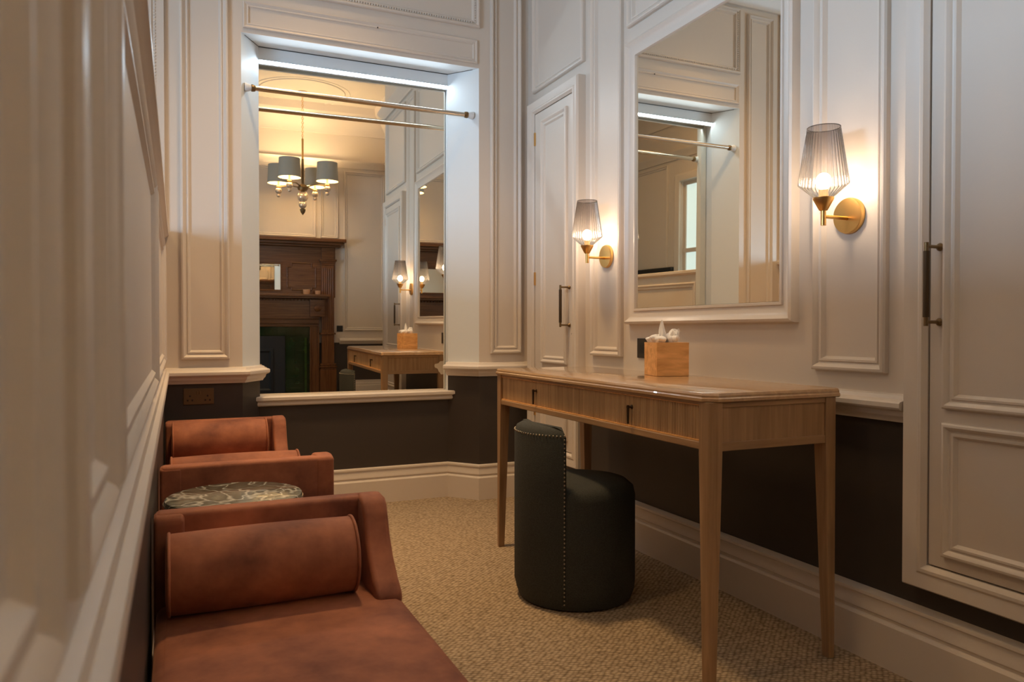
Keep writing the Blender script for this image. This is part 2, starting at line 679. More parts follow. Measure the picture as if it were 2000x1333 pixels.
wall_panel(wb, 'Y', YB, 0.018, 0.228, 0.787, 2.95, -1)
wall_panel(wb, 'Y', YB, 1.567, 1.752, 0.795, 2.95, -1)
wall_panel(wb, 'Y', YB, 0.296, 1.492, 2.365, 2.492, -1, THIN)
wall_panel(wb, 'Y', YB, 0.290, 1.502, 2.556, 2.97, -1)
m = MB()
for i in range(84):
    m.sphere((0.335 + i * 0.0135, YB - 0.012, 2.580), 0.0058, 6, 4)
for i in range(28):
    for x in (0.312, 1.478):
        m.sphere((x, YB - 0.012, 2.585 + i * 0.0135), 0.0058, 6, 4)
b = m.build('carved_beading', trimp, wb, smooth=50)
b['kind'] = 'stuff'
# small nail hole on the frieze moulding
MB().lathe([(0.0035, 0), (0.0035, 0.004)], (0.944, YB - 0.0125, 2.468), 8, 'Y').build('nail_hole', blackp, wb)

# chair rails and sill
tag(MB().sweep([(-0.055, YB), (NX0, YB), (BX0, YN)], RAIL, -1).build('trim_2', trimp, smooth=28), kind='structure')
tag(MB().sweep([(BX1, YN), (NX1, YB), (1.79, YB)], RAIL, -1).build('trim_3', trimp, smooth=28), kind='structure')
SILL = [(-0.06, 0.540), (0.018, 0.540), (0.024, 0.546), (0.024, 0.556), (0.020, 0.560), (0.024, 0.564), (0.036, 0.570), (0.036, 0.584), (0.030, 0.589), (-0.06, 0.590)]
tag(MB().sweep([(0.352, YN), (1.408, YN)], SILL, -1).build('trim_4', trimp, smooth=28), kind='structure')
tag(MB().sweep([(-0.07, YB), (NX0, YB), (BX0, YN), (BX1, YN), (NX1, YB), (1.80, YB)], BASE, -1).build('baseboard_back', trimp, smooth=28), kind='structure')
# picture rail and cornice
CORN = [(0, 2.99), (0.02, 2.99), (0.03, 3.02), (0.06, 3.05), (0.07, 3.08), (0, 3.08)]
CORN2 = [(0, 3.42), (0.03, 3.42), (0.04, 3.47), (0.10, 3.55), (0.16, 3.63), (0.20, 3.66), (0.22, 3.75), (0, 3.75)]
tag(MB().sweep([(-0.16, YB), (1.80, YB), (1.80, 0.5), (2.38, 0.5), (2.38, -2.0), (-2.20, -2.0), (-2.20, YB), (-0.16, YB)], CORN, -1).build('trim_5', trimp, smooth=28), kind='structure')
tag(MB().sweep([(-0.16, YB), (1.80, YB), (1.80, 0.5), (2.38, 0.5), (2.38, -2.0), (-2.20, -2.0), (-2.20, YB), (-0.16, YB)], CORN2, -1).build('trim_6', trimp, smooth=28), kind='structure')

# ------------------------------------------------------------------ niche mirror, LED strip, hanging rail
nm = empty('niche_mirror', (0.88, 4.0, 0.585), 'tall plain mirror filling the lit niche of the back wall', 'mirror')
t1, t2 = math.tan(math.radians(1.058)), math.tan(math.radians(0.351))
def mp_(x, z, off):
    return (x, 4.002 - (x - 0.88) * t1 - (z - 1.4) * t2 + off, z)
m = MB()
c8 = [mp_(x, z, off) for off in (0, 0.006) for (x, z) in ((BX0 + 0.004, MZ0 + 0.006), (BX1 - 0.004, MZ0 + 0.006), (BX1 - 0.004, 2.30), (BX0 + 0.004, 2.30))]
m.add(c8, [(0, 1, 2, 3), (7, 6, 5, 4), (0, 4, 5, 1), (1, 5, 6, 2), (2, 6, 7, 3), (3, 7, 4, 0)])
m.build('mirror_glass', mirr, nm)
led = empty('led_strip_light', (0.88, 3.95, 2.26), 'glowing white LED strip across the head of the niche mirror', 'light strip')
MB().quad((BX0 + 0.004, 3.950, 2.2750), (BX1 - 0.004, 3.950, 2.2750), (BX1 - 0.004, 3.9585, 2.2630), (BX0 + 0.004, 3.9585, 2.2630)).build('diffuser', led_m, led)
MB().prism([(3.949, 2.2778), (3.949, 2.2754), (3.9512, 2.2754), (3.9600, 2.2630), (3.9600, 2.2590), (3.977, 2.2590), (3.977, 2.2778)], 'X', BX0 + 0.003, BX1 - 0.003).build('aluminium_channel', white, led)

hr = empty('hanging_rail', (0.89, 3.83, 2.09), 'thin brushed metal hanging rail spanning the lit niche', 'rail')
MB().tube([(0.316, 3.83, 2.094), (1.474, 3.83, 2.092)], 0.0125, 16).build('rod', nickel, hr, smooth=40)
for sx, x in ((1, 0.304), (-1, 1.4785)):
    e = MB().lathe([(0.021, 0), (0.021, 0.008 * sx), (0.017, 0.022 * sx), (0.0145, 0.026 * sx), (0.0145, 0.032 * sx)], (x, 3.83, 2.093), 18, 'X').build('end_socket', white, hr, smooth=40)
    MB().lathe([(0.0165, 0.030 * sx), (0.0175, 0.034 * sx), (0.0165, 0.044 * sx), (0.0135, 0.050 * sx)], (x, 3.83, 2.093), 18, 'X').build('collar', dbrass, e, smooth=40)

# ------------------------------------------------------------------ right wall
XR = 1.80
m = MB()
m.box(XR, XR + 0.08, 0.5, YB, RZ, CEIL)
wr = m.build('wall_right', paint)
tag(wr, kind='structure')
MB().box(XR, XR + 0.08, 0.5, YB, 0, RZ).build('dado', dado, wr)
wall_panel(wr, 'X', XR, 2.820, 3.085, 0.805, 2.95, -1)
wall_panel(wr, 'X', XR, 1.468, 1.730, 0.802, 2.95, -1)
wall_panel(wr, 'X', XR, 3.157, 3.716, 2.216, 2.95, -1)
wall_panel(wr, 'X', XR, 1.799, 2.772, 2.229, 2.95, -1)
wall_panel(wr, 'X', XR, 0.62, 1.384, 2.229, 2.95, -1)
tag(MB().sweep([(XR, 3.15), (XR, 1.392)], RAIL, -1).build('trim_7', trimp, smooth=28), kind='structure')
tag(MB().sweep([(XR, YB), (XR, 0.5)], [(o + (0.02 if 0 < o else 0), z) for o, z in BASE], -1).build('baseboard_right', trimp, smooth=28), kind='structure')
wr2 = MB().box(1.881, 2.46, 0.5, 0.58, 0, CEIL).box(2.38, 2.46, -2.0, 0.58, 0, CEIL).build('wall_return', paint)
tag(wr2, kind='structure')
wall_panel(wr2, 'X', 2.38, -1.6, 0.2, 0.81, 2.95, -1)
tag(MB().sweep([(1.86, 0.5), (2.38, 0.5), (2.38, -2.0)], RAIL, -1).build('trim_8', trimp, smooth=28), kind='structure')


def door_unit(name, y0, y1, z0, z1, hy, hz0, hz1, hinge_y, panels):
    d = empty(name, (XR, (y0 + y1) / 2, z0), kind='structure')
    MB().frame('X', XR, y0, y1, z0, z1, ARCH, -1).build('architrave', trimp, d, smooth=28)
    leaf = MB().box(XR - 0.032, XR - 0.0005, y0 + 0.0675, y1 - 0.0675, z0 + 0.0675, z1 - 0.0675).build('door_leaf', paint, d, bevel=0.002)
    MB().box(XR - 0.0012, XR - 0.0002, y0 + 0.0635, y1 - 0.0635, z0 + 0.0635, z1 - 0.0635).build('dark_gap', blackp, d)
    for (a, b_, c, e) in panels:
        wall_panel(leaf, 'X', XR - 0.032, a, b_, c, e, -1, [(i * 0.9, h_ * 0.72) for i, h_ in PANEL])
    hd = MB().tube([(XR - 0.085, hy, hz0), (XR - 0.085, hy, hz1)], 0.0055, 12).build('handle', dbrass, d, smooth=40)
    L = hz1 - hz0
    MB().tube([(XR - 0.085, hy, hz0 + 0.022), (XR - 0.085, hy, hz1 - 0.022)], 0.0075, 14).build('grip', knurl, hd, smooth=40)
    for z in (hz0 + 0.010, hz1 - 0.010):
        MB().lathe([(0.009, 0), (0.0105, -0.004), (0.0075, -0.009), (0.0045, -0.012), (0.0042, -0.052)], (XR - 0.032, hy, z), 16, 'X').build('rose', dbrass, hd, smooth=40)
    for z in (z0 + 0.25, (z0 + z1) / 2 + 0.0, z1 - 0.20):
        MB().box(XR - 0.040, XR - 0.030, hinge_y - 0.004, hinge_y + 0.004, z - 0.035, z + 0.035).build('hinge', brass, d)
    return d


door_unit('door_1', 3.156, 3.716, 0.25, 2.150, 3.255, 0.938, 1.144, 3.643,
          [(3.276, 3.560, 0.752, 2.03), (3.276, 3.560, 0.37, 0.69)])
door_unit('door_2', 0.62, 1.388, 0.25, 2.150, 1.292, 0.932, 1.142, 0.69,
          [(0.73, 1.279, 0.724, 2.03), (0.73, 1.279, 0.350, 0.688)])
MB().lathe([(0.004, 0), (0.004, -0.002)], (XR - 0.032, 3.232, 0.905), 10, 'X').build('keyhole', blackp, bpy.data.objects['door_1'])

# framed mirror on the right wall
fm = empty('framed_mirror', (XR, 2.285, 0.949), 'large rectangular wall mirror in painted moulded frame above dressing table', 'mirror')
FP = [(0, 0), (0, 0.016), (0.004, 0.030), (0.012, 0.034), (0.022, 0.026), (0.034, 0.018), (0.050, 0.014), (0.056, 0.013), (0.058, 0.019), (0.066, 0.019), (0.068, 0.010), (0.068, 0.0)]
MB().frame('X', XR, 1.797, 2.772, 0.947, 2.158, FP, -1).build('frame', trimp, fm, smooth=28)
MB().box(XR - 0.010, XR - 0.001, 1.866, 2.704, 1.016, 2.0895).build('mirror_glass', mirr, fm)

# ------------------------------------------------------------------ left partition
XL = -0.055
PT = 1.345
wl = MB().box(XL - 0.10, XL, -0.45, YB, RZ, PT).build('wall_left', paint)
tag(wl, kind='structure')
MB().box(XL - 0.10, XL, -0.45, YB, 0, RZ).build('dado', dado, wl)
PL = [(i, h_ * 0.62) for i, h_ in PANEL]
for (a, b_) in ((-0.30, 0.352), (0.43, 0.665), (0.735, 2.03), (2.13, 3.40), (3.47, 3.75)):
    wall_panel(wl, 'X', XL, a, b_, 0.785, 1.285, 1, PL)
LEDGE = [(-0.122, 1.345), (0.006, 1.345), (0.012, 1.350), (0.018, 1.356), (0.022, 1.358), (0.022, 1.376), (0.018, 1.380), (-0.118, 1.380), (-0.122, 1.376)]
tag(MB().sweep([(XL, YB), (XL, -0.47)], LEDGE, 1).build('trim_9', trimp, smooth=28), kind='structure')
RAILL = [(o * 0.42, z) for o, z in RAIL]
tag(MB().sweep([(XL, YB - 0.05), (XL, -0.45)], RAILL, 1).build('trim_10', trimp, smooth=28), kind='structure')
tag(MB().sweep([(XL, YB - 0.03), (XL, -0.45)], [(o * 0.1, z) for o, z in BASE], 1).build('baseboard_left', trimp, smooth=28), kind='structure')

# ------------------------------------------------------------------ far (rear) wall, outer left wall and window
wf = MB().box(-2.30, 2.46, -2.1, -2.0, RZ, CEIL).build('wall_rear', paint)
tag(wf, kind='structure')
MB().box(-2.30, 2.46, -2.1, -2.0, 0, RZ).build('dado', dado, wf)
for (a, b_, c, e) in ((1.80, 2.34, 0.85, 2.95), (1.495, 1.725, 2.06, 2.95), (-0.24, 1.44, 2.06, 2.95), (-0.55, -0.30, 2.06, 2.95), (-1.6, -0.65, 0.85, 2.95), (-2.1, -1.7, 0.85, 2.95)):
    wall_panel(wf, 'Y', -2.0, a, b_, c, e, 1)
tag(MB().sweep([(1.74, -2.0), (2.38, -2.0)], RAIL, 1).build('trim_11', trimp, smooth=28), kind='structure')
tag(MB().sweep([(1.74, -2.0), (2.38, -2.0)], BASE, 1).build('baseboard_rear', trimp, smooth=28), kind='structure')

wo = MB()
WY0, WY1, WZ0, WZ1, WZM = 0.55, 2.15, 0.95, 2.70, 1.86
wo.box(-2.30, -2.20, -2.1, WY0, 0, CEIL).box(-2.30, -2.20, WY1, 4.1, 0, CEIL).box(-2.30, -2.20, WY0, WY1, 0, WZ0).box(-2.30, -2.20, WY0, WY1, WZ1, CEIL)
wo = wo.build('wall_outer', paint)
tag(wo, kind='structure')
wall_panel(wo, 'X', -2.20, -0.45, 0.30, 0.85, 2.95, 1)
wall_panel(wo, 'X', -2.20, -1.70, -0.55, 0.85, 2.95, 1)
wn = empty('window_1', (-2.25, 1.25, WZ0), kind='structure')
MB().frame('X', -2.20, WY0 - 0.10, WY1 + 0.10, WZ0 - 0.10, WZ1 + 0.10, [(0, 0), (0, 0.03), (0.02, 0.04), (0.09, 0.03), (0.10, -0.04), (0.14, -0.04), (0.14, -0.09)], 1).build('window_frame', trimp, wn, smooth=28)
MB().box(-2.27, -2.23, WY0, WY1, WZM - 0.025, WZM + 0.025).build('meeting_rail', trimp, wn)
MB().box(-2.265, -2.255, WY0, WY1, WZ0, WZM - 0.025).build('pane', pane_m, wn)
MB().box(-2.265, -2.255, WY0, WY1, WZM + 0.025, WZ1).build('pane', pane_m, wn)

sc = empty('wall_screen', (-2.16, 0.02, 1.15), 'black flat screen on the outer wall, its top edge showing in framed mirror', 'screen')
MB().box(-2.175, -2.12, -0.42, 0.46, 1.15, 1.665).build('casing', blackp, sc, bevel=0.005)
MB().box(-2.1195, -2.1185, -0.40, 0.44, 1.17, 1.645).build('screen_glass', iron, sc)
MB().box(-2.1995, -2.176, -0.1, 0.14, 1.3, 1.5).build('bracket', blackp, sc)

# ------------------------------------------------------------------ fireplace on the rear wall
XC = 0.60
fp = empty('fireplace', (XC, -2.0, 0), 'dark wood fireplace surround with overmantel mirror and green tiles, seen in niche mirror', 'fireplace')
YF = -2.0
def half(fn):
    for s in (1, -1):
        fn(s)
def bx(m, s, a, b_, y0, y1, z0, z1):
    x0, x1 = XC + s * a, XC + s * b_
    m.box(min(x0, x1), max(x0, x1), y0, y1, z0, z1)
MB().box(XC - 1.08, XC + 1.08, YF, YF + 0.05, 1.28, 1.93).build('overmantel_back', mahx, fp, bevel=0.003)
for s in (1, -1):
    m = MB()
    bx(m, s, 0.89, 1.07, YF, YF + 0.10, 0.34, 0.405)
    bx(m, s, 0.875, 1.085, YF, YF + 0.12, 0.0, 0.34)
    for z, g in ((0.34, 0.012), (0.37, 0.020), (0.40, 0.012), (0.80, 0.008)):
        bx(m, s, 0.89 - g, 1.07 + g, YF, YF + 0.10 + g, z, z + 0.022)
    bx(m, s, 0.90, 1.06, YF, YF + 0.09, 0.42, 1.70)
    pl = m.build('pilaster', mahz, fp, bevel=0.003)
    m = MB()
    for k in range(6):
        x = XC + s * (0.916 + k * 0.0256)
        m.tube([(x, YF + 0.088, 0.86), (x, YF + 0.088, 1.66)], 0.009, 8)
    b = m.build('fluting', mahz, pl, smooth=50)
    b['kind'] = 'stuff'
    m = MB()
    for z, g in ((1.70, 0.006), (1.725, 0.016), (1.75, 0.03)):
        bx(m, s, 0.90 - g, 1.06 + g, YF, YF + 0.09 + g, z, z + 0.025)
    bx(m, s, 0.90, 1.06, YF, YF + 0.09, 1.775, 1.93)
    m.build('capital', mahx, pl, bevel=0.003)
    m = MB()                                  # side panel of overmantel with stepped corner moulding
    a0, a1, z0, z1, st = 0.475, 0.83, 1.375, 1.72, 0.05
    pts = [(a0 + st, z0), (a1 - st, z0), (a1 - st, z0 + 0.03), (a1, z0 + 0.03), (a1, z1 - st), (a1 - st, z1 - st), (a1 - st, z1), (a0 + st, z1), (a0 + st, z1 - st), (a0, z1 - st), (a0, z0 + 0.03), (a0 + st, z0 + 0.03)]
    for i in range(len(pts)):
        p, q = pts[i], pts[(i + 1) % len(pts)]
        m.tube([(XC + s * p[0], YF + 0.05, p[1]), (XC + s * q[0], YF + 0.05, q[1])], 0.011, 8)
    m.build('panel_bead', mahx, fp, smooth=50)
    m = MB()
    bx(m, s, 0.76, 0.87, YF, YF + 0.058, 0.0, 0.8995)
    bx(m, s, 0.752, 0.772, YF, YF + 0.075, 0.0, 0.899)
    bx(m, s, 0.85, 0.872, YF, YF + 0.075, 0.0, 0.899)
    m.build('jamb', mahz, fp, bevel=0.004)
    m = MB()
    bx(m, s, 0.745, 0.93, YF + 0.02, YF + 0.15, 1.03, 1.25)
    m.lathe([(0.0, 0), (0.045, 0), (0.045, 0.03), (0.03, 0.035), (0.012, 0.045), (0.0001, 0.045)], (XC + s * 0.84, YF + 0.15, 1.14), 18, 'Y', cap=False)
    m.build('corbel', mahx, fp, bevel=0.004)
    # tiles of the slip
    m = MB()
    for r in range(14):
        z0 = 0.005 + r * 0.054
        for k in range(2):
            bx(m, s, 0.452 + k * 0.118, 0.452 + k * 0.118 + 0.115, YF, YF + 0.022 + 0.002 * ((r + k) % 2), z0, z0 + 0.052)
    t = m.build('tile', tilem, fp, bevel=0.002)
    t['kind'] = 'stuff'
    m = MB()
    for r in range(7):
        bx(m, s, 0.690, 0.720, YF, YF + 0.03, 0.005 + r * 0.108, 0.005 + r * 0.108 + 0.105)
    t = m.build('edge_tile', tilem2, fp, bevel=0.003)
    t['kind'] = 'stuff'
m = MB()
for k in range(12):
    m.box(XC - 0.69 + k * 0.1155, XC - 0.69 + k * 0.1155 + 0.113, YF, YF + 0.026, 0.785, 0.895)
t = m.build('head_tile', tilem, fp, bevel=0.002)
t['kind'] = 'stuff'
MB().box(XC - 0.75, XC + 0.75, YF - 0.0, YF + 0.012, 0.0, 0.90).build('tile_bed', tilem, fp)
MB().box(XC - 0.87, XC + 0.87, YF, YF + 0.06, 0.90, 0.958).box(XC - 0.87, XC + 0.87, YF, YF + 0.085, 0.94, 1.0).build('lintel', mahx, fp, bevel=0.004)
MB().box(XC - 0.88, XC + 0.88, YF, YF + 0.11, 1.0, 1.26).build('frieze', mahx, fp, bevel=0.004)
MB().box(XC - 0.96, XC + 0.96, YF, YF + 0.21, 1.262, 1.285).box(XC - 0.985, XC + 0.985, YF, YF + 0.24, 1.285, 1.315).build('mantel_shelf', mahx, fp, bevel=0.005)
m = MB()
for k in range(40):
    m.sphere((XC - 0.86 + k * 0.0441, YF + 0.13, 1.245), 0.012, 8, 5)
b = m.build('bead_moulding', mahx, fp, smooth=50)
b['kind'] = 'stuff'
MB().box(XC - 1.14, XC + 1.14, YF, YF + 0.13, 1.93, 1.955).box(XC - 1.17, XC + 1.17, YF, YF + 0.17, 1.955, 1.99).box(XC - 1.20, XC + 1.20, YF, YF + 0.21, 1.99, 2.035).build('cornice', mahx, fp, bevel=0.006)
om = MB().frame('Y', YF + 0.05, XC - 0.41, XC + 0.41, 1.352, 1.715, [(0, 0), (0, 0.012), (0.012, 0.014), (0.020, 0.006), (0.020, 0)], 1).build('mirror_frame', mahx, fp, smooth=28)
MB().box(XC - 0.392, XC + 0.392, YF + 0.05, YF + 0.054, 1.37, 1.697).build('mirror_glass', mirr, om)
m = MB().box(XC - 0.45, XC + 0.45, YF, YF + 0.035, 0.0, 0.78)
g = m.build('grate_surround', iron, fp, bevel=0.006)
MB().frame('Y', YF + 0.035, XC - 0.30, XC + 0.30, 0.06, 0.62, [(0, 0), (0, 0.02), (0.03, 0.025), (0.05, 0.006), (0.05, 0)], 1).build('arch_ring', iron, g, smooth=40)
for i, (x, g_) in enumerate(((1.30, 'wider'), (1.44, 'smaller'))):
    c = empty('tealight_holder', (x, -1.83, 1.315), 'wider amber tealight holder on the mantel shelf beside the pilaster' if i == 0 else 'smaller amber tealight holder nearer the fluted pilaster on the mantel shelf', 'candle holder', 'tealight holders on the mantel')
    k = 1 if i == 0 else 0.8
    MB().lathe([(0.036 * k, 0.0005), (0.043 * k, 0.012), (0.046 * k, 0.06 * k), (0.042 * k, 0.06 * k), (0.038 * k, 0.014), (0.0001, 0.012)], (x, -1.83, 1.315), 20, cap=False).build('cup', amber, c, smooth=50)
    MB().lathe([(0.02, 0.0135), (0.02, 0.03), (0.0001, 0.031)], (x, -1.83, 1.315), 14, cap=False).build('candle', tissuem, c, smooth=50)

# ------------------------------------------------------------------ chandelier
CX, CY = 1.207, -1.40
ch = empty('chandelier', (CX, CY, CEIL), 'chandelier with grey drum shades and stacked glass balls, seen in niche mirror', 'chandelier')
MB().lathe([(0.06, 0), (0.055, -0.02), (0.02, -0.035), (0.008, -0.05)], (CX, CY, CEIL - 0.001), 20).build('ceiling_cup', brass, ch, smooth=40)
m = MB()
for k in range(22):
    z = CEIL - 0.06 - k * 0.026
    m.torus((CX, CY, z), 0.012, 0.003, 'X' if k % 2 else 'Y', 10, 5)
b = m.build('chain', brass, ch, smooth=60)
b['kind'] = 'stuff'
MB().tube([(CX, CY, 3.185), (CX, CY, 2.94)], 0.012, 12).build('upper_stem', brass, ch, smooth=40)
MB().tube([(CX, CY, 2.94), (CX, CY, 2.64)], 0.015, 12).build('stem', dbrass, ch, smooth=40)
MB().lathe([(0.015, 0.05), (0.048, 0.03), (0.065, 0.0), (0.054, -0.03), (0.02, -0.045)], (CX, CY, 2.592), 20).build('hub', dbrass, ch, smooth=40)
for z, r in ((2.484, 0.066), (2.388, 0.048)):
    MB().sphere((CX, CY, z), r, 18, 12).build('glass_ball', crystal, ch, smooth=60)
MB().lathe([(0.009, 0.0), (0.036, -0.015), (0.026, -0.05), (0.0001, -0.085)], (CX, CY, 2.345), 14, cap=False).build('finial', dbrass, ch, smooth=50)
for k in range(4):
    a = math.radians(34 + 90 * k)
    ux, uy = math.cos(a), math.sin(a)
    R = 0.322
    px, py = CX + ux * R, CY + uy * R
    arm = MB().tube([(CX + ux * 0.03, CY + uy * 0.03, 2.597), (CX + ux * 0.16, CY + uy * 0.16, 2.624), (px, py, 2.608)], 0.0075, 8).build('arm', dbrass, ch, smooth=40)
    MB().lathe([(0.019, 0.0), (0.028, 0.013), (0.013, 0.032), (0.013, 0.08)], (px, py, 2.603), 14).build('candle_cup', brass, arm, smooth=40)
    MB().sphere((px, py, 2.567), 0.040, 14, 10).build('glass_ball', crystal, arm, smooth=60)
    MB().sphere((px, py, 2.511), 0.024, 12, 8).build('glass_drop', crystal, arm, smooth=60)
    sh = MB().lathe([(0.131, 0), (0.120, 0.225)], (px, py, 2.657), 32, cap=False).build('shade', shadem, ch, smooth=60)
    MB().lathe([(0.1285, 0.001), (0.1175, 0.224)], (px, py, 2.657), 32, cap=False).build('lining', shadein, sh, smooth=60)
    MB().sphere((px, py, 2.765), 0.026, 12, 8, 1.3).build('bulb', bulb2_m, sh, smooth=60)
    light_in(ch, 'chandelier_lamp', (px, py, 2.825), P_CHAND, (1.0, 0.76, 0.46), 0.05)

# unseen ceiling fittings added out of frame to supply warm light
def added_ceiling_light(x, y, power, label, beam=180, size=0.34):
    c = empty('added_ceiling_light', (x, y, CEIL), label, 'ceiling light')
    MB().lathe([(size / 2 + 0.02, 0), (size / 2 + 0.02, -0.03), (size / 2, -0.035), (size / 2, -0.002)], (x, y, CEIL - 0.0005), 32, cap=False).build('rim', brass, c, smooth=40)
    MB().lathe([(size / 2, -0.03), (size / 2 * 0.7, -0.045), (0.0001, -0.05)], (x, y, CEIL), 32, cap=False).build('diffuser', shadein, c, smooth=60)
    l = bpy.data.lights.new('added_ceiling_lamp', 'AREA')
    l.shape = 'DISK'
    l.size = size
    l.energy = power
    l.color = WARM
    l.spread = math.radians(beam)
    o = bpy.data.objects.new('added_ceiling_lamp', l)
    o.parent = c
    o.location = (0, 0, -0.06)
    COL.objects.link(o)
    ORG[o.name] = ORG[c.name]


added_ceiling_light(0.64, 2.98, P_ALCOVE, 'added warm fill light over the dressing alcove, built as a round brass-rimmed flush fitting', 72)
added_ceiling_light(-1.2, 1.6, P_BAY, 'added warm fill light in the bay behind the partition, built as a round brass-rimmed flush fitting')

# ------------------------------------------------------------------ wall sconces
def sconce(y, zc, label):
    s = empty('wall_sconce', (XR, y, zc), label, 'wall light', 'smoked glass sconces flanking the framed mirror')
    MB().lathe([(0.0525, 0), (0.0525, -0.010), (0.050, -0.014), (0.0001, -0.015)], (XR - 0.001, y, zc), 40, 'X', cap=False).build('back_plate', brass, s, smooth=35)
    ax = XR - 0.107
    MB().tube([(XR - 0.014, y, zc - 0.008), (ax, y, zc - 0.008)], 0.0055, 12).build('arm', brass, s, smooth=40)
    MB().tube([(ax, y, zc - 0.034), (ax, y, zc + 0.012)], 0.0075, 14).build('stem', brass, s, smooth=40)
    MB().lathe([(0.009, 0.008), (0.012, 0.010), (0.028, 0.040), (0.029, 0.045), (0.026, 0.045), (0.010, 0.016)], (ax, y, zc), 28, cap=False).build('cup', brass, s, smooth=35)
    prof = [(0.023, 0.044), (0.034, 0.052), (0.0695, 0.083), (0.0695, 0.089), (0.0455, 0.245), (0.044, 0.245), (0.0665, 0.089), (0.0665, 0.085), (0.033, 0.055), (0.022, 0.047)]
    MB().lathe(prof[:5], (ax, y, zc), 144, flute=36, depth=0.045, cap=False).build('glass_shade', smoke, s, smooth=80)
    MB().torus((ax, y, zc + 0.245), 0.0448, 0.0012, seg=48, sub=6).build('rim', smoke, s, smooth=60)
    MB().sphere((ax, y, zc + 0.092), 0.021, 16, 10, 1.15).build('bulb', bulb_m, s, smooth=60)
    MB().lathe([(0.013, 0.03), (0.013, 0.068)], (ax, y, zc), 16).build('lamp_holder', brass, s, smooth=40)
    return s


sconce(1.600, 1.256, 'nearer brass wall light with fluted smoked glass shade, between framed mirror and large door')
sconce(2.955, 1.260, 'farther brass wall light with fluted smoked glass shade, beside the small door')

# ------------------------------------------------------------------ dressing table
X0, X1, Y0, Y1, ZT = 1.238, 1.694, 1.537, 2.950, 0.760
dt = empty('dressing_table', (1.465, 2.243, 0), 'long oak dressing table with two reeded drawers and tapered legs', 'table')
TOPP = [(0.004, 0.7345), (0.0, 0.737), (0.0, 0.744), (0.003, 0.747), (0.003, 0.752), (0.006, 0.758), (0.012, 0.760)]
m = MB()
loops = []
for (i, z) in TOPP:
    c = 0.030
    a, b_, c0, d0 = X0 + i, X1 - i * 0.2, Y0 + i, Y1 - i
    loops.append([(a + c, c0, z), (b_, c0, z), (b_, d0, z), (a + c * 0.4, d0, z), (a, d0 - c * 0.4, z), (a, c0 + c, z)])
vs = [p for lp in loops for p in lp]
n = 6
fs = [tuple(range(n)), tuple((len(loops) - 1) * n + k for k in range(n - 1, -1, -1))]
for k in range(len(loops) - 1):
    for a in range(n):
        b_ = (a + 1) % n
        fs.append((k * n + a, k * n + b_, (k + 1) * n + b_, (k + 1) * n + a))
m.add(vs, fs)
m.build('table_top', oaktop, dt, smooth=25)
# legs: square, tapering to the inside, rounded outer corner
def leg(x_out, y_out, sx, sy):
    prof = []
    for z, w_ in ((0.0, 0.026), (0.60, 0.043), (0.735, 0.043)):
        c = 0.010
        xa, xb = x_out, x_out + sx * w_
        ya, yb = y_out, y_out + sy * w_
        prof.append([(xa, ya + sy * c, z), (xa + sx * c * 0.3, ya + sy * c * 0.3, z), (xa + sx * c, ya, z), (xb, ya, z), (xb, yb, z), (xa, yb, z)])
    v = [p for lp in prof for p in lp]
    f = [tuple(range(6)), tuple(12 + k for k in range(5, -1, -1))]
    for k in range(2):
        for a in range(6):
            b_ = (a + 1) % 6
            f.append((k * 6 + a, k * 6 + b_, (k + 1) * 6 + b_, (k + 1) * 6 + a))
    MB().add(v, f).build('leg', oakz, dt, bevel=0.0015)
LX0, LX1, LY0, LY1 = X0 + 0.006, X1 - 0.004, Y0 + 0.006, Y1 - 0.006
leg(LX0, LY0, 1, 1)
leg(LX0, LY1, 1, -1)
leg(LX1, LY0, -1, 1)
leg(LX1, LY1, -1, -1)
for y in (LY0 + 0.006, LY1 - 0.020):
    e = MB().box(LX0 + 0.043, LX1 - 0.043, y, y + 0.014, 0.612, 0.735).build('end_panel', oakz, dt)
    yy = y - 0.004 if y < 2 else y + 0.008
    MB().box(LX0 + 0.043, LX1 - 0.043, yy, yy + 0.010, 0.607, 0.630).build('lower_rail', oakx, e, bevel=0.002)
    MB().box(LX0 + 0.043, LX1 - 0.043, yy, yy + 0.010, 0.720, 0.7345).build('upper_rail', oakx, e, bevel=0.002)
MB().box(LX1 - 0.03, LX1 - 0.014, LY0 + 0.043, LY1 - 0.043, 0.612, 0.735).build('back_panel', oaky, dt)
MB().box(LX0 + 0.002, LX0 + 0.020, LY0 + 0.043, LY1 - 0.043, 0.609, 0.6295).build('front_rail', oaky, dt, bevel=0.003)
MB().box(LX0 + 0.004, LX0 + 0.020, LY0 + 0.043, LY1 - 0.043, 0.7265, 0.7345).build('top_rail', oaky, dt, bevel=0.002)
ym = (LY0 + LY1) / 2
